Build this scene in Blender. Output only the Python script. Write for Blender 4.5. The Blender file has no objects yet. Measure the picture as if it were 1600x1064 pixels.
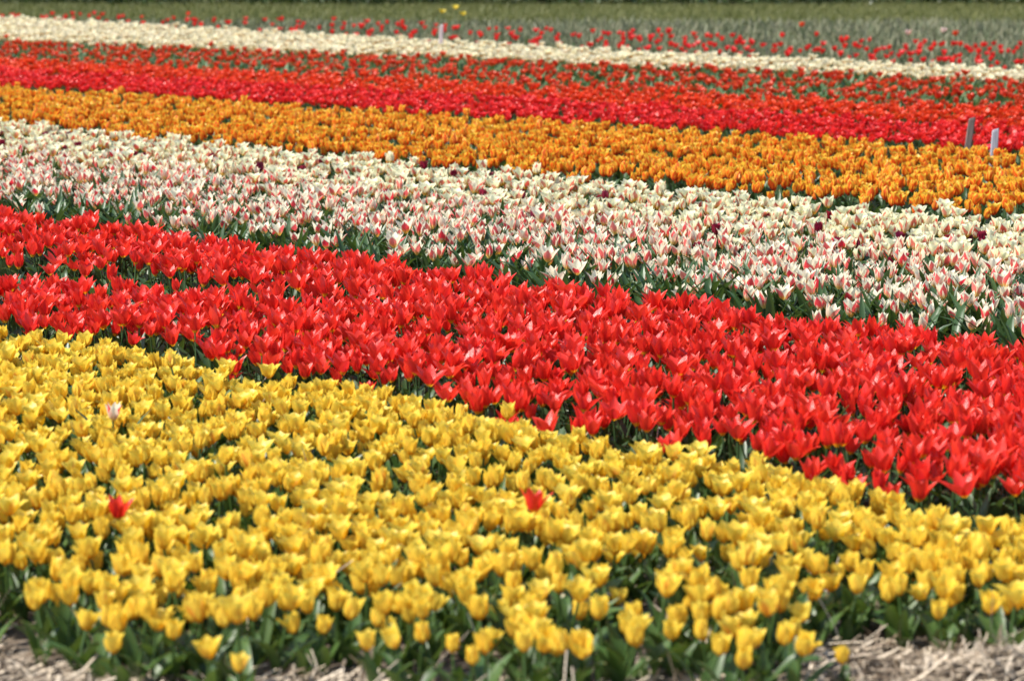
import bpy, math
import numpy as np

R = math.radians
rng = np.random.default_rng(7)
scene = bpy.context.scene

# ------------------------------------------------------------------ camera, sky, sun, exposure
CAM_H, PITCH = 1.62, 8.66
cam_data = bpy.data.cameras.new('camera')
cam = bpy.data.objects.new('camera', cam_data)
scene.collection.objects.link(cam)
scene.camera = cam
cam.location = (0, 0, CAM_H)
cam.rotation_euler = (R(90 - PITCH), 0, 0)
cam_data.lens, cam_data.sensor_width = 100, 36
cam_data.clip_start, cam_data.clip_end = 0.1, 3000
cam_data.dof.use_dof = True
cam_data.dof.focus_distance = 11.2
cam_data.dof.aperture_fstop = 4.6

SUN_EL, SUN_BACK = 50, 22          # elevation; how far behind the camera plane, from the left
sd = (-math.cos(R(SUN_EL)) * math.cos(R(SUN_BACK)), -math.cos(R(SUN_EL)) * math.sin(R(SUN_BACK)), math.sin(R(SUN_EL)))
world = bpy.data.worlds.new('World')
scene.world = world
world.use_nodes = True
wn = world.node_tree
sky = wn.nodes.new('ShaderNodeTexSky')
sky.sky_type = 'NISHITA'
sky.sun_disc = False
sky.sun_elevation = R(SUN_EL)
sky.sun_rotation = math.atan2(sd[0], sd[1])
wn.nodes['Background'].inputs['Strength'].default_value = 0.15
wn.links.new(sky.outputs[0], wn.nodes['Background'].inputs['Color'])
sun_data = bpy.data.lights.new('sun', 'SUN')
sun_data.energy, sun_data.angle, sun_data.color = 4.6, R(0.53), (1.0, 0.95, 0.87)
sun = bpy.data.objects.new('sun', sun_data)
scene.collection.objects.link(sun)
from mathutils import Vector
sun.rotation_euler = Vector(sd).to_track_quat('Z', 'Y').to_euler()
sun.location = (-20, -8, 25)
vs = scene.view_settings
vs.view_transform, vs.look, vs.gamma, vs.use_curve_mapping = 'Standard', 'None', 1, False
vs.exposure = 0.78
scene.cycles.max_bounces = 8
scene.cycles.transmission_bounces = 6
scene.cycles.diffuse_bounces = 4

# ------------------------------------------------------------------ materials
class NT:
    def __init__(s, name):
        s.m = bpy.data.materials.new(name); s.m.use_nodes = True
        s.t = s.m.node_tree; s.t.nodes.clear()
    def n(s, typ, **kw):
        x = s.t.nodes.new(typ)
        for k, v in kw.items(): setattr(x, k, v)
        return x
    def put(s, sock, v):
        if isinstance(v, bpy.types.NodeSocket): s.t.links.new(v, sock)
        elif isinstance(v, (tuple, list)): sock.default_value = (*v, 1) if (sock.type == 'RGBA' and len(v) == 3) else v
        else: sock.default_value = v
    def math(s, op, a, b=0.0, c=None):
        x = s.n('ShaderNodeMath', operation=op)
        s.put(x.inputs[0], a); s.put(x.inputs[1], b)
        if c is not None: s.put(x.inputs[2], c)
        return x.outputs[0]
    def step(s, v, lo, hi, to0=0.0, to1=1.0):
        x = s.n('ShaderNodeMapRange', interpolation_type='SMOOTHSTEP')
        s.put(x.inputs[0], v); s.put(x.inputs[1], lo); s.put(x.inputs[2], hi); s.put(x.inputs[3], to0); s.put(x.inputs[4], to1)
        return x.outputs[0]
    def mix(s, f, a, b, mode='MIX'):
        x = s.n('ShaderNodeMix', data_type='RGBA', blend_type=mode)
        s.put(x.inputs[0], f); s.put(x.inputs[6], a); s.put(x.inputs[7], b)
        return x.outputs[2]
    def attr(s, name):
        return s.n('ShaderNodeAttribute', attribute_name=name)
    def noise(s, vec, scale, detail=3, rough=0.55):
        x = s.n('ShaderNodeTexNoise'); s.put(x.inputs['Scale'], scale); s.put(x.inputs['Detail'], detail); s.put(x.inputs['Roughness'], rough)
        if vec is not None: s.put(x.inputs['Vector'], vec)
        return x.outputs[0]
    def out(s, sh):
        o = s.n('ShaderNodeOutputMaterial'); s.t.links.new(sh, o.inputs[0]); return s.m

def petal_mat(name, main, alt, base, base_v=(0.08, 0.28), inside=None, stripe=None, stripe_w=0.55, stripe_v=(0.75, 1.0),
              stripe_amt=1.0, stripe_all=False, transl=0.50, rough=0.34, spec=0.5):
    """alt: the colour other flowers of the kind turn to; base: the foot of the petal; stripe: flame down the outer petals' backs."""
    t = NT(name)
    pa = t.n('ShaderNodeSeparateXYZ'); t.put(pa.inputs[0], t.attr('pa').outputs['Vector'])
    u, v, outer = pa.outputs
    tint = t.attr('tint').outputs['Fac']
    au = t.math('ABSOLUTE', u)
    veinv = t.n('ShaderNodeCombineXYZ')
    t.put(veinv.inputs[0], t.math('MULTIPLY', u, 7.0)); t.put(veinv.inputs[1], t.math('MULTIPLY', v, 1.6)); t.put(veinv.inputs[2], t.math('MULTIPLY', tint, 37.0))
    vein = t.noise(veinv.outputs[0], 2.2, 3)
    col = t.mix(tint, main, alt)
    back = t.n('ShaderNodeNewGeometry').outputs['Backfacing']
    if inside is not None:
        col = t.mix(back, col, inside)
    if stripe is not None:
        w = t.math('MULTIPLY', t.step(v, stripe_v[0] - 0.35, stripe_v[1], 1.0, 0.15), stripe_w)
        d = t.math('SUBTRACT', t.math('ADD', au, t.math('MULTIPLY', t.math('SUBTRACT', vein, 0.5), 0.7)), w)
        m = t.math('MULTIPLY', t.step(d, -0.14, 0.14, 1.0, 0.0), stripe_amt)
        if stripe_all:
            m = t.math('MULTIPLY', m, t.math('SUBTRACT', 1.0, t.math('MULTIPLY', back, 0.7)))
        else:
            m = t.math('MULTIPLY', m, t.math('MULTIPLY', outer, t.math('SUBTRACT', 1.0, t.math('MULTIPLY', back, 0.85))))
        m = t.math('MULTIPLY', m, t.step(tint, 0.0, 1.0, 0.75, 1.0))
        col = t.mix(m, col, stripe)
    bm_ = t.step(t.math('ADD', v, t.math('MULTIPLY', t.math('SUBTRACT', vein, 0.5), 0.2)), base_v[0], base_v[1], 1.0, 0.0)
    col = t.mix(bm_, col, base)
    val = t.n('ShaderNodeHueSaturation'); t.put(val.inputs['Color'], col); t.put(val.inputs['Value'], t.step(vein, 0.25, 0.75, 0.84, 1.12))
    col = val.outputs[0]
    p = t.n('ShaderNodeBsdfPrincipled'); t.put(p.inputs['Base Color'], col); t.put(p.inputs['Roughness'], rough)
    t.put(p.inputs['Specular IOR Level'], spec)
    bp = t.n('ShaderNodeBump'); t.put(bp.inputs['Strength'], 0.25); t.put(bp.inputs['Distance'], 0.004); t.put(bp.inputs['Height'], vein)
    t.put(p.inputs['Normal'], bp.outputs[0])
    tr = t.n('ShaderNodeBsdfTranslucent'); t.put(tr.inputs['Color'], col)
    mx = t.n('ShaderNodeMixShader'); t.put(mx.inputs[0], transl)
    t.t.links.new(p.outputs[0], mx.inputs[1]); t.t.links.new(tr.outputs[0], mx.inputs[2])
    return t.out(mx.outputs[0])

def leaf_mat(name, a, b, tip=(0.30, 0.24, 0.10), transl=0.24, rough=0.42, dry=0.9):
    t = NT(name)
    pa = t.n('ShaderNodeSeparateXYZ'); t.put(pa.inputs[0], t.attr('pa').outputs['Vector'])
    u, v, o = pa.outputs
    tint = t.attr('tint').outputs['Fac']
    vec = t.n('ShaderNodeCombineXYZ')
    t.put(vec.inputs[0], t.math('MULTIPLY', u, 9.0)); t.put(vec.inputs[1], t.math('MULTIPLY', v, 1.5)); t.put(vec.inputs[2], t.math('MULTIPLY', tint, 53.0))
    vein = t.noise(vec.outputs[0], 1.8, 3)
    pos = t.n('ShaderNodeNewGeometry').outputs['Position']
    col = t.mix(t.step(t.math('ADD', t.math('MULTIPLY', tint, 0.6), t.math('MULTIPLY', vein, 0.5)), 0.2, 0.85), a, b)
    big = t.noise(pos, 22.0, 2)
    m = t.math('MULTIPLY', t.step(v, dry, 1.0), t.step(big, 0.5, 0.6))
    col = t.mix(m, col, tip)
    p = t.n('ShaderNodeBsdfPrincipled'); t.put(p.inputs['Base Color'], col); t.put(p.inputs['Roughness'], rough)
    t.put(p.inputs['Specular IOR Level'], 0.45)
    tr = t.n('ShaderNodeBsdfTranslucent'); t.put(tr.inputs['Color'], t.mix(0.5, col, (0.16, 0.24, 0.02)))
    mx = t.n('ShaderNodeMixShader'); t.put(mx.inputs[0], transl)
    t.t.links.new(p.outputs[0], mx.inputs[1]); t.t.links.new(tr.outputs[0], mx.inputs[2])
    return t.out(mx.outputs[0])

def plain_mat(name, a, b, scale=8, rough=0.85, bump=0.3, dist=0.02, c=None, spec=0.2, stretch=None, tint=False):
    t = NT(name)
    pos = t.n('ShaderNodeNewGeometry').outputs['Position']
    if stretch:
        mp = t.n('ShaderNodeMapping'); t.put(mp.inputs['Vector'], pos); mp.inputs['Scale'].default_value = stretch; pos = mp.outputs[0]
    n1 = t.noise(pos, scale, 6, 0.65)
    col = t.mix(t.step(n1, 0.3, 0.7), a, b)
    if tint: col = t.mix(t.attr('tint').outputs['Fac'], a, b)
    if c is not None: col = t.mix(t.step(t.noise(pos, scale * 5.3, 4), 0.52, 0.68), col, c)
    p = t.n('ShaderNodeBsdfPrincipled'); t.put(p.inputs['Base Color'], col); t.put(p.inputs['Roughness'], rough); t.put(p.inputs['Specular IOR Level'], spec)
    bp = t.n('ShaderNodeBump'); t.put(bp.inputs['Strength'], bump); t.put(bp.inputs['Distance'], dist); t.put(bp.inputs['Height'], t.noise(pos, scale * 3, 6, 0.7))
    t.put(p.inputs['Normal'], bp.outputs[0])
    return t.out(p.outputs[0])

M = {
    'yellow': petal_mat('yellow_petal', (0.90, 0.69, 0.09), (0.90, 0.64, 0.065), (0.84, 0.46, 0.02), stripe=(0.84, 0.30, 0.04), stripe_w=0.42, stripe_amt=0.25),
    'yellow_flush': petal_mat('yellow_petal_flushed_orange', (0.90, 0.70, 0.10), (0.90, 0.64, 0.07), (0.84, 0.46, 0.02), stripe=(0.82, 0.24, 0.05), stripe_w=0.45, stripe_amt=0.6),
    'red': petal_mat('red_petal', (0.81, 0.050, 0.022), (0.79, 0.032, 0.024), (0.87, 0.55, 0.02), base_v=(0.08, 0.22), stripe=(0.66, 0.02, 0.035), stripe_w=0.4, stripe_amt=0.5, transl=0.48, rough=0.30, spec=0.6),
    'striped': petal_mat('white_and_pink_petal', (0.90, 0.83, 0.58), (0.90, 0.80, 0.62), (0.87, 0.64, 0.16), base_v=(0.06, 0.44), stripe=(0.80, 0.035, 0.06), stripe_w=0.95, stripe_v=(0.85, 1.1), inside=(0.90, 0.84, 0.62), transl=0.48),
    'cream': petal_mat('cream_petal', (0.90, 0.87, 0.54), (0.90, 0.87, 0.63), (0.85, 0.56, 0.06), base_v=(0.06, 0.40), stripe=(0.74, 0.10, 0.075), stripe_w=0.72, stripe_v=(0.75, 1.0), stripe_amt=1.0, inside=(0.89, 0.86, 0.58), transl=0.48),
    'orange': petal_mat('yellow_and_red_petal', (0.90, 0.62, 0.06), (0.90, 0.48, 0.035), (0.78, 0.09, 0.015), base_v=(0.12, 0.40), stripe=(0.82, 0.12, 0.015), stripe_w=0.80, stripe_v=(0.90, 1.08), stripe_amt=1.0, stripe_all=True, inside=(0.90, 0.58, 0.05), transl=0.48),
    'maroon': petal_mat('dark_red_petal', (0.34, 0.010, 0.030), (0.16, 0.006, 0.04), (0.2, 0.01, 0.03), transl=0.3),
    'crimson': petal_mat('crimson_petal', (0.80, 0.030, 0.036), (0.81, 0.045, 0.026), (0.7, 0.1, 0.02), rough=0.36),
    'scarlet': petal_mat('scarlet_petal', (0.82, 0.085, 0.018), (0.81, 0.055, 0.020), (0.75, 0.25, 0.02), rough=0.38),
    'rust': petal_mat('rust_red_petal', (0.74, 0.095, 0.025), (0.70, 0.045, 0.022), (0.55, 0.2, 0.02), rough=0.36),
    'ivory': petal_mat('ivory_petal', (0.86, 0.78, 0.50), (0.86, 0.76, 0.54), (0.75, 0.36, 0.06), base_v=(0.05, 0.35), stripe=(0.75, 0.40, 0.20), stripe_w=0.3, stripe_amt=0.6),
    'daffodil': petal_mat('clear_yellow_petal', (0.85, 0.66, 0.05), (0.85, 0.66, 0.08), (0.7, 0.5, 0.03)),
    'blush': petal_mat('blush_petal', (0.82, 0.55, 0.45), (0.84, 0.66, 0.58), (0.7, 0.5, 0.3)),
    'leaf': leaf_mat('tulip_leaf', (0.036, 0.080, 0.016), (0.070, 0.125, 0.030)),
    'leaf_dark': leaf_mat('tulip_leaf_blue_green', (0.028, 0.066, 0.018), (0.052, 0.100, 0.034), rough=0.40),
    'leaf_fresh': leaf_mat('tulip_leaf_mid_green', (0.055, 0.105, 0.034), (0.09, 0.155, 0.062), rough=0.55),
    'faded': leaf_mat('faded_leaf', (0.075, 0.10, 0.042), (0.20, 0.19, 0.115), transl=0.15, rough=0.6),
    'grass': leaf_mat('meadow_grass', (0.085, 0.10, 0.022), (0.15, 0.145, 0.045), transl=0.2, rough=0.6),
    'hedge': leaf_mat('hedge_leaf', (0.022, 0.045, 0.014), (0.05, 0.085, 0.022), transl=0.2, rough=0.45),
    'straw': plain_mat('dry_straw', (0.16, 0.115, 0.075), (0.60, 0.50, 0.37), tint=True, rough=0.55, bump=0.1, spec=0.35),
    'soil': plain_mat('sandy_soil', (0.085, 0.062, 0.045), (0.16, 0.125, 0.092), scale=6, c=(0.27, 0.22, 0.165), bump=0.8, dist=0.03),
    'field': plain_mat('field_turf', (0.075, 0.085, 0.024), (0.13, 0.125, 0.042), scale=1.5, bump=0.5, dist=0.05, stretch=(1, 0.4, 1)),
    'stake_dark': plain_mat('weathered_dark_wood', (0.085, 0.062, 0.055), (0.16, 0.12, 0.105), scale=14, stretch=(6, 6, 0.6), bump=0.4, dist=0.004),
    'stake_pale': plain_mat('weathered_grey_wood', (0.22, 0.22, 0.245), (0.34, 0.34, 0.38), scale=14, stretch=(6, 6, 0.6), bump=0.4, dist=0.004),
    'stake_mid': plain_mat('pinkish_grey_wood', (0.36, 0.28, 0.28), (0.52, 0.43, 0.42), scale=14, stretch=(6, 6, 0.6), bump=0.4, dist=0.004),
    'bark': plain_mat('bark', (0.05, 0.038, 0.028), (0.10, 0.08, 0.06), scale=12, bump=0.6),
}

# ------------------------------------------------------------------ mesh helpers (all quads)
class Geo:
    """verts (n,3), quads (m,4), pa (n,3) petal coordinates, tint (n), mat index (m)"""
    def __init__(s, v, q, pa, tint=0.0, mi=0):
        s.v, s.q, s.pa = v, q, pa
        s.tint = np.full(len(v), tint) if np.isscalar(tint) else tint
        s.mi = np.full(len(q), mi) if np.isscalar(mi) else mi

def join(gs):
    off = np.cumsum([0] + [len(g.v) for g in gs[:-1]])
    return Geo(np.concatenate([g.v for g in gs]), np.concatenate([g.q + o for g, o in zip(gs, off)]),
               np.concatenate([g.pa for g in gs]), np.concatenate([g.tint for g in gs]), np.concatenate([g.mi for g in gs]))

def to_mesh(name, g, mats, smooth=True):
    me = bpy.data.meshes.new(name)
    nv, nq = len(g.v), len(g.q)
    me.vertices.add(nv); me.vertices.foreach_set('co', np.ascontiguousarray(g.v, dtype=np.float32).ravel())
    me.loops.add(nq * 4); me.loops.foreach_set('vertex_index', np.ascontiguousarray(g.q, dtype=np.int32).ravel())
    me.polygons.add(nq)
    me.polygons.foreach_set('loop_start', np.arange(0, nq * 4, 4, dtype=np.int32))
    me.polygons.foreach_set('loop_total', np.full(nq, 4, dtype=np.int32))
    me.polygons.foreach_set('material_index', np.ascontiguousarray(g.mi, dtype=np.int32))
    me.polygons.foreach_set('use_smooth', np.full(nq, smooth))
    a = me.attributes.new('pa', 'FLOAT_VECTOR', 'POINT'); a.data.foreach_set('vector', np.ascontiguousarray(g.pa, dtype=np.float32).ravel())
    a = me.attributes.new('tint', 'FLOAT', 'POINT'); a.data.foreach_set('value', np.ascontiguousarray(g.tint, dtype=np.float32))
    for m in mats: me.materials.append(M[m])
    me.update(); me.validate()
    return me

COL = scene.collection
def link(name, data, parent=None):
    o = bpy.data.objects.new(name, data); COL.objects.link(o)
    if parent: o.parent = parent
    return o
def tag(o, label=None, cat=None, group=None, kind=None):
    for k, x in (('label', label), ('category', cat), ('group', group), ('kind', kind)):
        if x: o[k] = x
    return o

def rotz(v, a):
    c, s = math.cos(a), math.sin(a)
    return np.stack([v[:, 0] * c - v[:, 1] * s, v[:, 0] * s + v[:, 1] * c, v[:, 2]], 1)
def rot_axis(v, axis_ang, tilt):
    """tip v over by tilt towards the heading axis_ang"""
    w = rotz(v, -axis_ang); c, s = math.cos(tilt), math.sin(tilt)
    w = np.stack([w[:, 0] * c + w[:, 2] * s, w[:, 1], -w[:, 0] * s + w[:, 2] * c], 1)
    return rotz(w, axis_ang)

def grid_quads(nu, nv):
    i, j = np.meshgrid(np.arange(nu), np.arange(nv))
    a = (j * (nu + 1) + i).ravel()
    return np.stack([a, a + 1, a + nu + 2, a + nu + 1], 1)

def blade(L, W, a0, a1, a2, pa, pb, cup, nu, nv, r0=0.004, turn=0.13, curl=2.5, ripple=0.0, vfold=False, r=rng, twist=0.0, outer=0.0):
    """a petal or leaf: its spine starts at angle a0 from the vertical, settles to a1 and ends at a2 (degrees)"""
    s = np.linspace(0, 1, 41)
    ang = np.radians(a1 + (a0 - a1) * np.exp(-s / turn) + (a2 - a1) * s ** curl)
    rr = r0 + np.concatenate([[0], np.cumsum((np.sin(ang[1:]) + np.sin(ang[:-1])) / 2)]) * L / 40
    zz = np.concatenate([[0], np.cumsum((np.cos(ang[1:]) + np.cos(ang[:-1])) / 2)]) * L / 40
    v = np.linspace(0, 1, nv + 1)
    vv = v if nv < 3 else np.linspace(0, 1, nv + 1) ** 0.92
    R_, Z_, A_ = np.interp(vv, s, rr), np.interp(vv, s, zz), np.interp(vv, s, ang)
    pk = pa / (pa + pb); norm = pk ** pa * (1 - pk) ** pb
    w = W / 2 * np.maximum((np.maximum(vv, 0.02)) ** pa * np.maximum(1 - vv, 0.0) ** pb / norm, 0.012)
    if nv < 3: w = np.maximum(w, W * 0.03)
    u = np.linspace(-1, 1, nu + 1)
    U, Wd = u[None, :], w[:, None]
    off = cup * (np.abs(U) if vfold else U ** 2) * Wd
    off = off + ripple * W * np.sin(vv * 9 + r.uniform(0, 6))[:, None] * U * np.abs(U)
    x = R_[:, None] - off * np.cos(A_)[:, None]
    z = Z_[:, None] + off * np.sin(A_)[:, None]
    y = U * Wd * (1 - 0.18 * abs(cup) * U ** 2) + twist * W * vv[:, None] ** 2
    vert = np.stack([x, np.broadcast_to(y, x.shape), z], -1).reshape(-1, 3)
    P = np.stack([np.broadcast_to(U, x.shape), np.broadcast_to(vv[:, None], x.shape), np.full(x.shape, outer)], -1).reshape(-1, 3)
    return Geo(vert, grid_quads(nu, nv), P)

def tube(pts, r0, r1, sides=5):
    pts = np.asarray(pts, float); n = len(pts)
    a = np.arange(sides) * 2 * math.pi / sides
    rad = np.linspace(r0, r1, n)[:, None]
    v = np.stack([pts[:, :1] + rad * np.cos(a), pts[:, 1:2] + rad * np.sin(a), np.broadcast_to(pts[:, 2:3], (n, sides))], -1).reshape(-1, 3)
    q = [[j * sides + i, j * sides + (i + 1) % sides, (j + 1) * sides + (i + 1) % sides, (j + 1) * sides + i] for j in range(n - 1) for i in range(sides)]
    P = np.stack([np.zeros(len(v)), np.repeat(np.linspace(0, 0.5, n), sides), np.zeros(len(v))], 1)
    return Geo(v, np.array(q), P)

def shift(g, d): g.v = g.v + np.asarray(d); return g

# ------------------------------------------------------------------ tulip kinds
# L, W petal; pa, pb outline; cup; opens: (a0, a1, a2) per state; stem height; leaves (number, length, width)
KINDS = {
    'yellow':  dict(L=.054, W=.0375, pa=.55, pb=.70, cup=.46, opens=[(72, 5, 6), (76, 13, 24), (78, 24, 44)], stem=(.085, .135), leaves=(3, .135, .034), petals='yellow', leaf='leaf', ripple=.05),
    'red':     dict(L=.074, W=.034, pa=.66, pb=.95, cup=.36, opens=[(60, 9, 18), (62, 22, 38), (66, 36, 54)], stem=(.115, .165), leaves=(3, .15, .040), petals='red', leaf='leaf_dark', ripple=.06),
    'striped': dict(L=.068, W=.034, pa=.62, pb=.85, cup=.40, opens=[(60, 5, 8), (64, 16, 26), (68, 29, 44)], stem=(.11, .18), leaves=(5, .235, .034), petals='striped', leaf='leaf_dark', ripple=.04),
    'cream':   dict(L=.064, W=.043, pa=.55, pb=.60, cup=.42, opens=[(70, 9, 12), (72, 20, 28), (76, 31, 44)], stem=(.14, .20), leaves=(3, .17, .040), petals='cream', leaf='leaf_dark', ripple=.05),
    'orange':  dict(L=.068, W=.044, pa=.55, pb=.62, cup=.46, opens=[(72, 4, -2), (74, 10, 10), (76, 18, 26)], stem=(.13, .18), leaves=(3, .19, .042), petals='orange', leaf='leaf_dark', ripple=.05),
    'maroon':  dict(L=.055, W=.045, pa=.55, pb=.50, cup=.50, opens=[(72, 4, -4), (74, 9, 8), (76, 14, 18)], stem=(.14, .19), leaves=(3, .16, .036), petals='maroon', leaf='leaf_dark', ripple=.05),
    'crimson': dict(L=.060, W=.052, pa=.55, pb=.50, cup=.45, opens=[(72, 10, 8), (74, 20, 26), (76, 32, 42)], stem=(.13, .17), leaves=(2, .13, .036), petals='crimson', leaf='leaf_dark', ripple=.05),
    'scarlet': dict(L=.060, W=.052, pa=.55, pb=.55, cup=.45, opens=[(72, 10, 8), (74, 20, 26), (76, 32, 42)], stem=(.13, .17), leaves=(2, .13, .036), petals='scarlet', leaf='leaf_dark', ripple=.05),
    'rust':    dict(L=.062, W=.054, pa=.55, pb=.50, cup=.45, opens=[(72, 12, 8), (74, 22, 28), (76, 36, 46)], stem=(.12, .18), leaves=(3, .21, .050), petals='rust', leaf='leaf_fresh', ripple=.05),
    'ivory':   dict(L=.064, W=.056, pa=.50, pb=.45, cup=.35, opens=[(76, 22, 24), (78, 34, 44), (80, 46, 62)], stem=(.14, .19), leaves=(2, .15, .045), petals='ivory', leaf='leaf_fresh', ripple=.06),
    'daffodil': dict(L=.075, W=.055, pa=.5, pb=.5, cup=.35, opens=[(76, 18, 20), (78, 28, 34), (80, 38, 50)], stem=(.26, .32), leaves=(3, .22, .03), petals='daffodil', leaf='leaf_fresh', ripple=.05),
    'blush':   dict(L=.062, W=.050, pa=.5, pb=.5, cup=.4, opens=[(76, 12, 14), (78, 22, 28), (80, 34, 44)], stem=(.18, .24), leaves=(2, .15, .04), petals='blush', leaf='faded', ripple=.05),
}
STATE = ['closed', 'half open', 'wide open']

def build_plant(kind, state, seed, lod, bloom=True, flush=False):
    """-> list of (part name, Geo, material name). lod 0 near .. 2 far"""
    k = KINDS[kind]; r = np.random.default_rng(seed)
    nu, nv = [(4, 6), (2, 4), (1, 2)][lod]
    lu, lv = [(2, 6), (2, 4), (1, 3)][lod]
    parts = []; tint = r.uniform(0, 1)
    h = r.uniform(*k['stem']); lean, la = r.uniform(0, .028), r.uniform(0, 6.28)
    top = np.array([lean * math.cos(la), lean * math.sin(la), h])
    pm = k['petals'] + '_flush' if flush else k['petals']
    if bloom:
        tilt, ta = R(abs(r.normal(0, 7))), r.uniform(0, 6.28)
        a0, a1, a2 = k['opens'][state]; ph = r.uniform(0, 6.28); size = r.uniform(.9, 1.08)
        for j in range(6):
            inner = j >= 3
            o = r.normal(0, 6)
            g = blade(k['L'] * size * r.uniform(.93, 1.05) * (.96 if inner else 1), k['W'] * size * r.uniform(.92, 1.06), a0, a1 + o - (3 if inner else 0), a2 + 1.6 * o + r.normal(0, 8) - (5 if inner else 0),
                      k['pa'], k['pb'], k['cup'], nu, nv, r0=.0035, ripple=k['ripple'] * r.uniform(-1, 1), r=r, twist=r.normal(0, .06), outer=0. if inner else 1.)
            g.v = rotz(g.v, ph + (j % 3) * 2.0944 + (1.0472 if inner else 0) + r.normal(0, .09))
            g.v = rot_axis(g.v, ta, tilt) + top
            g.tint[:] = np.clip(tint + r.normal(0, .12), 0, 1)
            parts.append(('petal', g, pm))
        n = 4 if lod == 0 else 2
        s = np.linspace(0, 1, n)
        g = tube(np.stack([top[0] * s ** 2, top[1] * s ** 2, -0.01 + (h + .012) * s], 1), .0036, .0032, 6 if lod == 0 else 3)
        g.tint[:] = .6
        parts.append(('stem', g, k['leaf']))
    nl, LL, LW = k['leaves']
    ph = r.uniform(0, 6.28)
    for j in range(nl if bloom else nl + 1):
        l = LL * r.uniform(.75, 1.15)
        st = r.uniform(6, 32)
        g = blade(l, LW * r.uniform(.75, 1.2), st, st + r.uniform(0, 12), st + r.uniform(15, 75), .45, .75, .42, lu, lv, r0=.003, curl=1.8, ripple=r.uniform(-.10, .10), vfold=True, r=r, twist=r.normal(0, .35))
        g.v = rotz(g.v, ph + j * 2.2 + r.normal(0, .3)); g.v[:, 2] -= .012
        g.tint[:] = r.uniform(0, 1)
        parts.append(('leaf', g, k['leaf']))
    return parts

def fuse(parts, mats):
    for _, g, m in parts: g.mi[:] = mats.index(m)
    return join([g for _, g, _ in parts])

# ------------------------------------------------------------------ where the beds lie (metres; camera at the origin looking along +y)
TH = R(43.73)
NX, NY = math.cos(TH), math.sin(TH)                 # across the rows, away from the camera
UX, UY = -math.sin(TH), math.cos(TH)                # along the rows
def PQ(x, y): return NX * x + NY * y, UX * x + UY * y
def wedge(x, y, m=1.0): return np.abs(x) < .185 * y + m
def wob(x, y, s, seed):
    r = np.random.default_rng(seed); t = np.zeros_like(x)
    for _ in range(6):
        a, f, p = r.uniform(0, 6.28), r.uniform(.5, 1.6) * s, r.uniform(0, 6.28)
        t = t + np.sin((x * math.cos(a) + y * math.sin(a)) * f + p)
    return t / 3.0
def project(x, y, z):
    """pixel in the 1600-wide photograph; used to count what is in the frame and for labels"""
    t = R(PITCH); zc = y * math.cos(t) - (z - CAM_H) * math.sin(t); yc = y * math.sin(t) + (z - CAM_H) * math.cos(t)
    return 800 + 4444 * x / zc, 532 - 4444 * yc / zc

def lattice(p0, p1, q0, q1, sp, jit=.42):
    p, q = np.meshgrid(np.arange(p0, p1, sp), np.arange(q0, q1, sp))
    p = p + (np.arange(p.shape[0]) % 2)[:, None] * sp * .5
    p = (p + rng.uniform(-jit, jit, p.shape) * sp).ravel(); q = (q + rng.uniform(-jit, jit, q.shape) * sp).ravel()
    return NX * p + UX * q, NY * p + UY * q, p, q

# front edge of the yellow bed: world x -> world y
FX = np.array([-3.0, -1.6, -1.10, -.90, -.62, -.46, -.26, 0.0, .14, .26, .40, .52, .62, .68, .80, 1.0, 1.10, 1.6, 3.0])
FY = np.array([6.80, 6.25, 6.03, 5.81, 5.71, 5.79, 5.71, 5.65, 5.61, 5.73, 5.73, 5.69, 5.75, 6.11, 6.15, 5.91, 5.89, 5.95, 6.25])

def edge(q, a, b):                                   # bed edges drift a little along the row; the far rows are laid a few degrees askew
    return a + b * (q - 12)
def fx_y(x): return np.interp(x, FX, FY)
def ell(x, y, cx, cy, rx, ry): return ((x - cx) / rx) ** 2 + ((y - cy) / ry) ** 2 < 1

# ------------------------------------------------------------------ the ground, the grass field
def sheet(name, xs, ys, zf, mat):
    X, Y = np.meshgrid(xs, ys)
    v = np.stack([X.ravel(), Y.ravel(), zf(X, Y).ravel()], 1)
    g = Geo(v, grid_quads(len(xs) - 1, len(ys) - 1), np.zeros((len(v), 3)))
    return tag(link(name, to_mesh(name, g, [mat])), kind='structure')

def ground_z(X, Y):
    front = np.clip((fx_y(X) - .10 - Y) / .16, 0, 1)
    front = front * front * (3 - 2 * front)
    near = np.clip((40 - Y) / 20, 0, 1) * (Y > 0)
    z = -.055 * front + .010 * wob(X, Y, 9, 3) * near + .007 * wob(X, Y, 31, 4) * near + .006 * wob(X, Y, 70, 5) * near
    P, Q = PQ(X, Y)
    for c, w in ((5.70, .10), (7.76, .14), (10.8, .14)):
        z = z - .03 * np.exp(-((P - c) / w) ** 2)
    z = z + .055 * np.exp(-((X - .95) / .26) ** 2 - ((Y - 5.80) / .13) ** 2) - .04 * np.exp(-((X - .60) / .12) ** 2 - ((Y - 5.50) / .12) ** 2)
    return np.where(np.abs(X) > 60, -0.02, z)
xs = np.unique(np.concatenate([[-1500, -400, -120, -60, -30, -15, -8, 8, 15, 30, 60, 120, 400, 1500], np.arange(-4.5, 4.5, .06)]))
ys = np.unique(np.concatenate([[-300, -60, -10, 0, 3, 4], np.arange(4.6, 12, .06), np.arange(12, 38, .3), [44, 60, 120, 300, 900, 2500]]))
sheet('ground', xs, ys, ground_z, 'soil')
GRASS_Y = 39.3
sheet('grass_field', np.array([-1400, -200, -60, -20, -10, 0, 10, 20, 60, 200, 1400.]), np.concatenate([np.arange(GRASS_Y, 60, 2), [80, 120, 300, 900, 2400]]),
      lambda X, Y: .035 + .01 * np.sin(X * .7) * (Y < 100), 'field')

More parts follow.
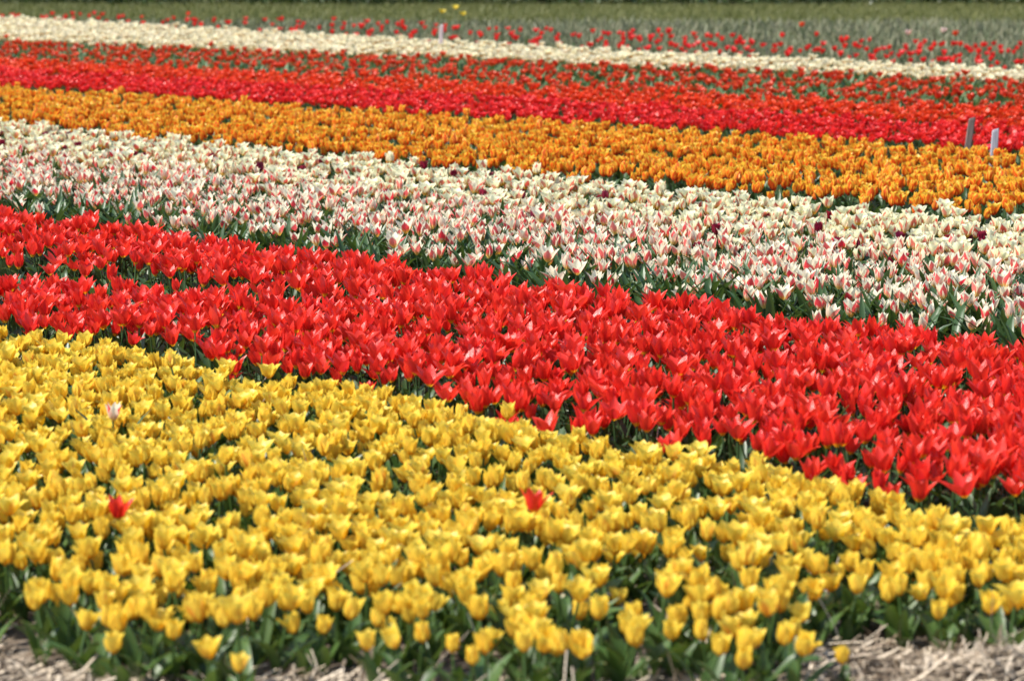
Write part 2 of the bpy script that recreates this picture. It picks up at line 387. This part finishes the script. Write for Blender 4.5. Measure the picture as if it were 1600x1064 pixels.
# ------------------------------------------------------------------ hedge beyond the grass: one shrub after another
def shrub(x, y, w, h, seed, label):
    r = np.random.default_rng(seed)
    root = tag(link('hedge_shrub', None), label, 'shrub', 'hedge shrubs along the far edge of the grass'); root.location = (x, y, .03)
    gs = []
    for j in range(5):
        a = r.uniform(0, 6.28); e = np.array([math.cos(a) * w * .3, math.sin(a) * w * .3, h * r.uniform(.5, .8)])
        s = np.linspace(0, 1, 5)[:, None]; gs.append(tube(e * s * np.array([1, 1, 1]) ** 1 + np.array([0, 0, -.05]), .03, .008, 5))
    g = join(gs); link('trunk', to_mesh('shrub_trunk', g, ['bark']), root)
    n = 4200
    d = r.normal(size=(n, 3)); d /= np.linalg.norm(d, axis=1)[:, None]
    rad = r.uniform(.45, 1.05, n) ** .6
    lump = 1 + .22 * np.sin(d[:, 0] * 5 + seed) * np.sin(d[:, 1] * 6 + 2 * seed) + .15 * np.sin(d[:, 2] * 9 + seed)
    c = d * (rad * lump)[:, None] * np.array([w * .56, w * .5, h * .5]) + np.array([0, 0, h * .5 + .02])
    c[:, 2] = np.maximum(c[:, 2], r.uniform(.02, .15, n)); drop = r.uniform(size=n) < .22; c[drop, 2] = r.uniform(.0, .4, int(drop.sum()))
    sz = r.uniform(.03, .06, n)
    t = r.normal(size=(n, 3)); t /= np.linalg.norm(t, axis=1)[:, None]
    b = np.cross(t, r.normal(size=(n, 3))); b /= np.linalg.norm(b, axis=1)[:, None]
    q = np.stack([c - t * sz[:, None], c + b * sz[:, None] * .45, c + t * sz[:, None], c - b * sz[:, None] * .45], 1).reshape(-1, 3)
    g = Geo(q, np.arange(4 * n).reshape(-1, 4), np.tile([[0, 0, 0], [1, .5, 0], [0, 1, 0], [-1, .5, 0]], (n, 1)).astype(float), np.repeat(r.uniform(0, 1, n), 4))
    tag(link('foliage', to_mesh('shrub_foliage', g, ['hedge'], smooth=False), root), kind='stuff')
ORD = ['first', 'second', 'third', 'fourth', 'fifth', 'sixth', 'seventh', 'eighth', 'ninth', 'tenth', 'eleventh', 'twelfth', 'thirteenth', 'fourteenth', 'fifteenth', 'sixteenth', 'seventeenth', 'eighteenth', 'nineteenth', 'twentieth']
TENS = ['twenty', 'thirty', 'forty', 'fifty', 'sixty', 'seventy', 'eighty', 'ninety']
def ordinal(i):
    if i < 20: return ORD[i]
    n = i + 1
    if n < 100: return (TENS[n // 10 - 2][:-1] + 'ieth') if n % 10 == 0 else TENS[n // 10 - 2] + '-' + ORD[n % 10 - 1]
    return 'hundred and ' + ordinal(n - 101)
for i in range(14):
    x = -10.6 + i * 1.58 + rng.uniform(-.15, .15)
    shrub(x, 46.3 + rng.uniform(-.3, .3), rng.uniform(1.6, 2.0), rng.uniform(1.6, 2.2), 100 + i,
          f'dark green hedge shrub at the far edge of the grass, {ordinal(i)} from the left')

# ------------------------------------------------------------------ planting
def scatter_mesh(name, kind, xs, ys, ids, rots, scl, variants, mats):
    """ONE joined mesh of many plants"""
    gs = []
    for k in np.unique(ids):
        g0 = variants[k]; m = ids == k; n = int(m.sum())
        c, s = np.cos(rots[m])[:, None], np.sin(rots[m])[:, None]; sc = scl[m][:, None]
        lx, ly = rng.normal(0, .10, (n, 1)) - .04, rng.normal(0, .10, (n, 1))
        vx = (g0.v[:, 0] * c - g0.v[:, 1] * s) * sc; vy = (g0.v[:, 0] * s + g0.v[:, 1] * c) * sc; vz = g0.v[:, 2] * sc
        v = np.stack([vx + lx * vz + xs[m][:, None], vy + ly * vz + ys[m][:, None], vz + ground_z(xs[m], ys[m])[:, None]], -1).reshape(-1, 3)
        q = (g0.q[None] + (np.arange(n) * len(g0.v))[:, None, None]).reshape(-1, 4)
        tint = np.clip(g0.tint[None] + rng.normal(0, .15, (n, 1)), 0, 1).ravel()
        gs.append(Geo(v, q, np.tile(g0.pa, (n, 1)), tint, np.tile(g0.mi, n)))
    return tag(link(name, to_mesh(name, join(gs), mats)), kind='stuff')

LOOK = {}
def plant_bed(kind, name, noun, x, y, group, place, columns, lod_stuff, parts, p_bloom=1.0, mix=(.3, .45, .25), cap=300, flush_p=0.0, leaf_only_near=True, nvar=12, scale=(.9, 1.1), fixed=None):
    """fixed: list of (x, y, state, flush, scale, label) set by hand"""
    n = len(x)
    bloom = rng.uniform(size=n) < p_bloom
    state = rng.choice(3, n, p=mix); flush = rng.uniform(size=n) < flush_p
    rot = rng.uniform(0, 6.28, n); scl = rng.uniform(*scale, n); seed = rng.integers(0, nvar, n)
    px, py = project(x, y, .2)
    inside = (px > 5) & (px < 1595) & (py > 3) & (py < 1060) & bloom
    order = np.argsort(np.where(inside, y, 1e9))
    room = cap - (len(fixed) if fixed else 0)
    chosen = np.zeros(n, bool); chosen[order[:min(room, int(inside.sum()))]] = True
    mats = [KINDS[kind]['petals'], KINDS[kind]['leaf']] + ([KINDS[kind]['petals'] + '_flush'] if flush_p else [])
    # the mass
    rest = ~chosen
    vid = np.where(bloom, state * nvar + seed + np.where(flush, 1000, 0), 5000 + seed)
    variants = {}
    for k in np.unique(vid[rest]):
        k = int(k)
        if k >= 5000: variants[k] = fuse(build_plant(kind, 0, 900 + k, lod_stuff, bloom=False), mats)
        else: variants[k] = fuse(build_plant(kind, (k % 1000) // nvar, 31 * k + 7, lod_stuff, flush=k >= 1000), mats)
    if rest.any():
        scatter_mesh(name + 's', kind, x[rest], y[rest], vid[rest], rot[rest], scl[rest], variants, mats)
    # the individuals
    items = [dict(x=x[i], y=y[i], s=int(state[i]), f=bool(flush[i]), v=int(seed[i]), sc=scl[i], r=rot[i], px=px[i], label=None) for i in np.flatnonzero(chosen)]
    for f in fixed or []:
        items.append(dict(x=f[0], y=f[1], s=f[2], f=f[3], v=int(rng.integers(0, nvar)), sc=f[4], r=rng.uniform(0, 6.28), px=project(f[0], f[1], .2)[0], label=f[5]))
    items.sort(key=lambda d: d['y'])
    count = {}
    for d in items:
        if d['label']: continue
        col = next(c for lim, c in columns if d['px'] < lim)
        look = STATE[d['s']] + (' orange-tinged ' if d['f'] else ' ') + noun
        i = count.get((look, col), 0); count[(look, col)] = i + 1
        d['label'] = f'{look}, {ordinal(i)} from the front {col}'
    protos = {}
    for d in items:
        key = (d['s'], d['f'], d['v'])
        loc = (d['x'], d['y'], float(ground_z(np.array(d['x']), np.array(d['y']))))
        if key not in protos:
            pl = build_plant(kind, d['s'], 31 * (d['s'] * nvar + d['v'] + (1000 if d['f'] else 0)) + 7, 0 if parts else lod_stuff, flush=d['f'])
            if parts:
                root = link(name, None); kids = []
                for pn, g, m in pl:
                    kids.append(link(pn, to_mesh(f'{name}_{pn}', g, [m]), root))
            else:
                root = link(name, to_mesh(name, fuse(pl, mats), mats)); kids = []
            protos[key] = (root, kids)
        else:
            pr, pk = protos[key]
            root = pr.copy(); COL.objects.link(root)
            for c in pk:
                o = c.copy(); o.parent = root; COL.objects.link(o)
        root.location = loc; root.scale = (d['sc'],) * 3
        root.rotation_euler = (rng.normal(0, .09), rng.normal(-.04, .09), d['r'])
        tag(root, d['label'], 'tulip', group)

def bed(p0, b0, p1, b1, sp, keep=1.0, q=(0, 34), m=1.0, ymax=99):
    x, y, p, qq = lattice(p0 - 2.5, p1 + 2.5, q[0], q[1], sp)
    e0, e1 = edge(qq, p0, b0) + .06 * np.sin(qq * 5.1 + p0), edge(qq, p1, b1) + .06 * np.sin(qq * 4.3 + p1)
    k = (p > e0) & (p < e1) & wedge(x, y, m) & (y > 4.8) & (y < ymax) & (rng.uniform(size=len(x)) < keep)
    return x[k], y[k], p[k], qq[k]

COLS = [(230, 'at the left end of its bed'), (520, 'left of the middle of its bed'), (800, 'just left of the bed centre'),
        (1080, 'just right of the bed centre'), (1370, 'right of the middle of its bed'), (9999, 'at the right end of its bed')]
YCOLS = [(95, 'at the left end of the bed'), (280, 'below the left lone red tulip'), (470, 'right of the left lone red tulip'),
         (720, 'left of the centre lone red tulip'), (940, 'below the centre lone red tulip'), (1150, 'right of the centre lone red tulip'),
         (1290, 'left of the straw bank'), (1480, 'above the straw bank'), (9999, 'at the right end of the bed')]

# yellow
x, y, p, q = bed(2.0, 0, 5.67, 0, .0555, q=(-2, 12))
dens = .92 + .30 * wob(x, y, 6.5, 21)
depth_in = y - fx_y(x)
dens = np.where(depth_in < .35, dens * .66, dens)
hole = ell(x, y, .02, 6.48, .15, .13) | ell(x, y, .40, 6.30, .20, .14) | ell(x, y, -.62, 6.92, .14, .10) | ell(x, y, .25, 6.08, .13, .08) | ell(x, y, -.72, 7.8, .10, .1) | ell(x, y, -.97, 6.6, .09, .10) | ell(x, y, .74, 6.5, .12, .1) | ell(x, y, -.2, 7.3, .12, .07) | ell(x, y, -1.05, 7.3, .1, .08)
k = (depth_in > .02) & (rng.uniform(size=len(x)) < dens) & (~hole | (rng.uniform(size=len(x)) < .12))
x, y = x[k], y[k]
hx, hy, _, _ = bed(2.0, 0, 5.30, 0, .11, q=(-2, 12)); 
def at(px, py, z=.17):
    return None
FIX = [  # the loose front row, by hand: x, y, state, flushed, scale, label
    (-.560, 5.571, 1, True, .92, 'small yellow tulip standing alone on the straw below the left of the bed'),
    (.522, 5.540, 0, False, .78, 'closed yellow bud leaning at the left end of the straw bank'),
    (.585, 5.684, 1, False, 1.08, 'large half open yellow tulip just left of the straw bank, rightmost of its clump'),
    (.516, 5.694, 1, False, 1.06, 'yellow tulip second from the right in the clump beside the straw bank'),
    (.455, 5.653, 1, False, 1.14, 'tallest yellow tulip of the front clump beside the straw bank'),
    (.470, 5.581, 0, False, .95, 'low closed yellow tulip in front of the clump beside the straw bank'),
    (.395, 5.684, 1, False, 1.0, 'yellow tulip at the left of the clump beside the straw bank'),
    (.090, 5.612, 0, False, .98, 'closed yellow tulip at the front edge below the centre lone red tulip'),
    (.028, 5.571, 1, False, 1.02, 'half open yellow tulip hanging low over the straw at front centre'),
    (-.085, 5.653, 0, False, .80, 'small closed yellow tulip among leaves left of front centre'),
    (-.205, 5.664, 1, False, 1.02, 'round yellow tulip on the front edge left of centre'),
    (-.275, 5.674, 1, True, 1.02, 'yellow tulip with orange back petals on the front edge left of centre'),
    (-.560, 5.715, 2, False, 1.25, 'tall spreading yellow tulip above the front straw on the left'),
    (-.620, 5.674, 2, False, .98, 'open yellow tulip touching the tall spreading one on the left'),
    (-.800, 5.736, 1, False, 1.05, 'yellow tulip on the front edge nearest the left corner'),
    (.705, 5.880, 0, False, .85, 'closed yellow bud rising from the straw bank'),
]
plant_bed('yellow', 'yellow_tulip', 'yellow tulip', x, y, 'yellow tulips in the nearest bed', 'bed', YCOLS, 1, True, p_bloom=.95, mix=(.22, .50, .28), flush_p=.10, fixed=FIX, scale=(.88, 1.18))

# red, with a thin gap wandering along the row
x, y, p, q = bed(5.76, 0, 7.66, 0, .068)
gap = np.abs(p - (6.72 - .12 * (q - 8) + .08 * np.sin(q * 2.3))) < np.clip(.08 + .25 * (q - 8.3), .0, .52)
spot = wob(x, y, 6.5, 9) > .92
k = ~(gap & (rng.uniform(size=len(x)) < .94)) & ~(spot & (rng.uniform(size=len(x)) < .6))
plant_bed('red', 'red_tulip', 'red tulip', x[k], y[k], 'pointed red tulips in the second bed', 'bed', COLS, 1, True, p_bloom=.96, mix=(.28, .44, .28), scale=(.80, 1.14))

# white and pink striped
x, y, p, q = bed(7.95, 0, 9.95, 0, .074)
k = rng.uniform(size=len(x)) < np.where(p < 8.25, .7, .95 * np.clip((10.0 - p) / .8, 0, 1))
plant_bed('striped', 'striped_tulip', 'pink striped tulip', x[k], y[k], 'white and pink striped tulips', 'bed', COLS, 1, True, p_bloom=np.where(p < 8.32, .5, .9)[k], mix=(.35, .42, .23))

# cream, with a few dark red strays
x, y, p, q = bed(8.9, 0, 10.55, .0, .086)
k = rng.uniform(size=len(x)) < np.clip((p - 9.05) / .75, .03, 1); x, y, p = x[k], y[k], p[k]
stray = (rng.uniform(size=len(x)) < .07) & (p < 10.4)
plant_bed('cream', 'cream_tulip', 'cream tulip', x[~stray], y[~stray], 'cream tulips', 'bed', COLS, 1, True, p_bloom=.95, mix=(.28, .44, .28))
plant_bed('maroon', 'maroon_tulip', 'dark red tulip', x[stray], y[stray], 'dark red strays among the cream tulips', 'bed', COLS, 1, False, cap=120)

# orange: yellow flamed with red
x, y, p, q = bed(10.95, -.03, 13.5, -.10, .09)
plant_bed('orange', 'flamed_tulip', 'red flamed tulip', x, y, 'yellow and red flamed tulips', 'bed', COLS, 1, True, p_bloom=.95, mix=(.40, .42, .18))

# crimson, scarlet, rust, ivory: far rows
x, y, p, q = bed(13.93, -.09, 15.35, -.10, .086)
plant_bed('crimson', 'crimson_tulip', 'crimson tulip', x, y, 'crimson tulips in the far row', 'bed', COLS, 2, False)
x, y, p, q = bed(15.35, -.10, 16.7, -.13, .088)
plant_bed('scarlet', 'scarlet_tulip', 'scarlet tulip', x, y, 'scarlet tulips in the far row', 'bed', COLS, 2, False, p_bloom=.93)
x, y, p, q = bed(16.7, -.13, 20.0, -.17, .115)
plant_bed('rust', 'rusty_tulip', 'rust tulip', x, y, 'rust red tulips thinly set in green leaves', 'bed', COLS, 2, False, p_bloom=.46)
x, y, p, q = bed(20.1, -.17, 20.9, 0.0, .10)
k = p < 20.9 - .32 * np.exp(-((q - 20.5) / 4.5) ** 2); x, y = x[k], y[k]
plant_bed('ivory', 'ivory_tulip', 'ivory tulip', x, y, 'ivory tulips in the farthest row', 'bed', COLS, 2, False, p_bloom=.95, mix=(.2, .4, .4))

# faded bed with scattered red tulips
x, y, p, q = bed(20.8, 0, 25.3, -.10, .28, ymax=38.8)
k = rng.uniform(size=len(x)) < np.clip(1.15 - (q - 12) / 22, .45, 1) * (.75 + .35 * wob(x, y, 1.6, 77)); x, y = x[k], y[k]
plant_bed('crimson', 'stray_tulip', 'stray red tulip', x, y, 'red tulips scattered in the faded bed', 'bed', COLS, 2, False, scale=(.95, 1.2), mix=(.3, .4, .3))

def blades_mesh(name, x, y, h, w, mat, lean=.35, kind='stuff', per=5, spread=.05):
    n = len(x) * per
    X = np.repeat(x, per) + rng.normal(0, spread, n); Y = np.repeat(y, per) + rng.normal(0, spread, n)
    H = rng.uniform(*h, n); a = rng.uniform(0, 6.28, n); l = np.abs(rng.normal(0, lean, n)) * H; fa = rng.uniform(0, 3.14, n); W = rng.uniform(*w, n) / 2
    dx, dy = np.cos(fa) * W, np.sin(fa) * W
    Z = ground_z(X, Y)
    b0 = np.stack([X - dx, Y - dy, Z - .01], 1); b1 = np.stack([X + dx, Y + dy, Z - .01], 1)
    mx, my = X + np.cos(a) * l * .35, Y + np.sin(a) * l * .35
    m0 = np.stack([mx - dx, my - dy, Z + H * .6], 1); m1 = np.stack([mx + dx, my + dy, Z + H * .6], 1)
    tx, ty = X + np.cos(a) * l, Y + np.sin(a) * l
    t0 = np.stack([tx - dx * .15, ty - dy * .15, Z + H], 1); t1 = np.stack([tx + dx * .15, ty + dy * .15, Z + H], 1)
    v = np.stack([b0, b1, m1, m0, t1, t0], 1).reshape(-1, 3)
    base = (np.arange(n) * 6)[:, None]
    q = np.concatenate([base + np.array([[0, 1, 2, 3]]), base + np.array([[3, 2, 4, 5]])])
    P = np.tile([[-1, 0, 0], [1, 0, 0], [1, .6, 0], [-1, .6, 0], [1, 1, 0], [-1, 1, 0]], (n, 1)).astype(float)
    return tag(link(name, to_mesh(name, Geo(v, q, P, np.repeat(rng.uniform(0, 1, n), 6)), [mat])), kind=kind)

x, y, p, q = bed(20.6, 0, 36.0, 0, .17, m=1.5, q=(5, 42), ymax=39.2)
blades_mesh('faded_foliage', x, y, (.06, .16), (.010, .026), 'faded', per=6, spread=.07)
gx, gy = rng.uniform(-9.5, 9.5, 14000), rng.uniform(GRASS_Y, 47.5, 14000)
g = blades_mesh('grass', gx, gy, (.05, .12), (.006, .012), 'grass', per=4, spread=.04, lean=.5)
g.location.z = .035

# ------------------------------------------------------------------ straw: litter on the path and in the gaps, longer stalks one by one
def straw_mesh(name, x, y, ln, wd, tilt, up=0.0):
    n = len(x); a = rng.uniform(0, 6.28, n); L = rng.uniform(*ln, n) * rng.uniform(.5, 1, n); W = rng.uniform(*wd, n) / 2
    e = up + np.abs(rng.normal(0, tilt, n)); bend = rng.normal(0, .18, n) * L
    Z = ground_z(x, y) + .003 + rng.uniform(0, .012, n)
    ca, sa = np.cos(a), np.sin(a)
    rows = []
    for s, b in ((-.5, 0), (0, 1), (.5, 0)):
        cx, cy = x + ca * L * s * np.cos(e) - sa * bend * b, y + sa * L * s * np.cos(e) + ca * bend * b
        cz = Z + L * (s + .5) * np.sin(e)
        for sg in (-1, 1): rows.append(np.stack([cx - sa * W * sg, cy + ca * W * sg, cz + W * .4 * sg], 1))
    v = np.stack(rows, 1).reshape(-1, 3)
    base = (np.arange(n) * 6)[:, None]
    q = np.concatenate([base + np.array([[0, 1, 3, 2]]), base + np.array([[2, 3, 5, 4]])])
    return tag(link(name, to_mesh(name, Geo(v, q, np.zeros((len(v), 3)), np.repeat(rng.uniform(0, 1, n), 6)), ['straw'])), kind='stuff')
def near_line(n, p0, w, q0, q1):
    p, q = rng.normal(p0, w, n), rng.uniform(q0, q1, n); return NX * p + UX * q, NY * p + UY * q
sx = [rng.uniform(-2.2, 2.2, 6500)]; sy = [fx_y(sx[0]) - .02 - np.abs(rng.normal(0, .30, 6500)) + .10]
bx = rng.normal(.95, .22, 1500); sx.append(bx); sy.append(rng.normal(5.80, .12, 1500))
for n, p0, w, q0, q1 in ((1600, 5.68, .09, 1, 9), (3500, 6.5, .22, 7.8, 12), (1200, 7.8, .12, 3, 14)):
    a, b = near_line(n, p0, w, q0, q1); sx.append(a); sy.append(b)
a = rng.uniform(-2.2, 2.2, 3000); b = rng.uniform(5.3, 8.5, 3000); sx.append(a); sy.append(b)
straw_mesh('straw_litter', np.concatenate(sx), np.concatenate(sy), (.02, .13), (.002, .006), .30)

a = rng.uniform(-2.2, 2.2, 420); b = rng.uniform(5.5, 10.5, 420)
straw_mesh('dry_stalks', a, b, (.11, .21), (.0018, .0032), .25, up=.75)

def stalk(x, y, L, az, el, label, w=.0045):
    n = 5; s = np.linspace(0, 1, n)
    d = np.array([math.cos(az) * math.cos(el), math.sin(az) * math.cos(el), math.sin(el)]) * L
    pts = s[:, None] * d + np.stack([0 * s, 0 * s, .012 * np.sin(s * 3.1)], 1)
    g = tube(pts, w / 2, w / 2.4, 5); g.tint[:] = rng.uniform(.4, 1)
    o = link('straw_stalk', to_mesh('straw_stalk', g, ['straw']))
    o.location = (x, y, float(ground_z(np.array(x), np.array(y))) - .004)
    tag(o, label, 'straw', 'dry straw stalks at the bed front')
STALKS = [(-1.085, 5.768, .13, 1.9, .9, 'pale straw stalk leaning left at the lower left corner'),
          (-1.060, 5.747, .12, 2.0, 1.0, 'second pale straw stalk beside it at the lower left corner'),
          (-1.00, 5.830, .10, 2.6, .5, 'short straw stalk lying behind the corner stalks'),
          (-.40, 5.500, .20, 2.7, .35, 'long straw stalk slanting towards the tall spreading yellow tulip'),
          (-.34, 5.583, .17, .6, .7, 'straw stalk slanting right in front of the orange backed tulip'),
          (-.14, 5.562, .14, .6, .7, 'thin straw stalk among leaves left of front centre'),
          (.10, 5.521, .15, 1.4, 1.15, 'upright straw stalk at front centre beside the closed yellow tulip'),
          (.13, 5.490, .12, 1.8, 1.2, 'second upright straw stalk at front centre'),
          (.33, 5.521, .14, 2.6, .5, 'straw stalk leaning over leaves left of the bank clump'),
          (.66, 5.665, .14, 2.2, .5, 'straw stalk lying up the left of the straw bank'),
          (.76, 5.624, .17, 2.3, .45, 'longest straw stalk lying across the straw bank'),
          (.86, 5.624, .13, 2.1, .5, 'pale straw stalk in the middle of the straw bank'),
          (.93, 5.603, .12, 2.0, .6, 'bright straw stalk right of the middle of the straw bank'),
          (1.00, 5.665, .13, 1.2, .7, 'straw stalk standing at the right of the straw bank'),
          (.30, 6.180, .16, 2.2, .5, 'straw stalk lying in the green gap right of centre'),
          (.38, 6.201, .13, 2.3, .5, 'pale straw stalk at the right of the green gap'),
          (.02, 6.438, .12, 1.7, 1.0, 'upright straw stalk below the centre lone red tulip'),
          (.05, 6.407, .12, 1.4, 1.1, 'second upright straw stalk below the centre lone red tulip'),
          (-.48, 7.777, .17, 2.1, 1.0, 'thin dry stalk standing among yellow blooms left of centre')]
for s in STALKS: stalk(*s)

# ------------------------------------------------------------------ strays, stakes
def single(kind, name, x, y, state, sc, label, group=None, seed=5, cat='tulip', tilt=(0, 0), rot=0.):
    root = link(name, None)
    for pn, g, m in build_plant(kind, state, seed, 0): link(pn, to_mesh(f'{name}_{pn}', g, [m]), root)
    root.location = (x, y, float(ground_z(np.array(x), np.array(y)))); root.scale = (sc,) * 3; root.rotation_euler = (tilt[0], tilt[1], rot)
    tag(root, label, cat, group)
single('red', 'lone_red_tulip', -.985, 6.84, 1, 1.0, 'lone red tulip among yellow ones at the left of the front bed', seed=11)
single('red', 'lone_red_tulip', .050, 6.74, 1, 1.05, 'lone red tulip among yellow ones at the centre of the front bed', seed=12)
single('striped', 'lone_striped_tulip', -1.145, 8.02, 1, 1.0, 'lone white and pink tulip among yellow ones near the left edge', seed=13)
for i, (px_, d, sc) in enumerate(((-.90, 37.0, .9), (-.75, 37.0, 1.05), (-.64, 37.0, .85))):
    single('daffodil', 'yellow_flower', px_, d, 2, sc, ['small clear yellow flower left of three at the far grass edge', 'middle and tallest clear yellow flower of three at the far grass edge', 'small clear yellow flower right of three at the far grass edge'][i], 'clear yellow flowers at the far grass edge', seed=20 + i, cat='flower')
for i, (x_, d, k, lb) in enumerate(((4.30, 31.0, 'blush', 'pale pink tulip in the faded bed, left of two'), (4.85, 32.0, 'blush', 'pale pink tulip in the faded bed, right of two'),
                                    (3.50, 34.5, 'scarlet', 'orange red tulip alone near the grass, left of two'), (5.02, 32.3, 'scarlet', 'orange red tulip alone near the grass, right of two'))):
    single(k, 'stray_far_tulip', x_, d, 1, 1.2, lb, seed=30 + i)

def stake(x, y, h, w, th, lean, mat, label, twist=0.):
    """a sawn wooden peg with a chamfered, slightly uneven head"""
    c = .12 * w
    ring = np.array([(-w / 2 + c, -th / 2), (w / 2 - c, -th / 2), (w / 2, -th / 2 + c), (w / 2, th / 2 - c), (w / 2 - c, th / 2), (-w / 2 + c, th / 2), (-w / 2, th / 2 - c), (-w / 2, -th / 2 + c)])
    zs = [-.12, .02, h * .35, h * .7, h - .012, h]
    v = []
    for i, z in enumerate(zs):
        s = [.4, 1, 1, .99, 1, .82][i]
        for a, b in ring: v.append((a * s + .002 * math.sin(z * 40), b * s, z + (.012 * a / w if i >= 4 else 0)))
    v = np.array(v); n = 8
    q = [[j * n + i, j * n + (i + 1) % n, (j + 1) * n + (i + 1) % n, (j + 1) * n + i] for j in range(len(zs) - 1) for i in range(n)]
    t0 = (len(zs) - 1) * n
    q += [[t0, t0 + 1, t0 + 2, t0 + 3], [t0, t0 + 3, t0 + 4, t0 + 7], [t0 + 4, t0 + 5, t0 + 6, t0 + 7]]
    o = link('wooden_stake', to_mesh('wooden_stake', Geo(v, np.array(q), np.zeros((len(v), 3))), [mat], smooth=False))
    o.location = (x, y, float(ground_z(np.array(x), np.array(y)))); o.rotation_euler = (0, lean, twist)
    tag(o, label, 'stake', 'wooden marker stakes')
stake(2.72, 17.05, .36, .040, .022, .10, 'stake_dark', 'dark weathered wooden stake behind the flamed yellow tulips')
stake(2.80, 16.55, .34, .040, .022, .04, 'stake_pale', 'pale grey wooden stake behind the flamed yellow tulips')
stake(-.745, 29.5, .42, .042, .03, .05, 'stake_mid', 'pinkish grey stake standing in the ivory row')
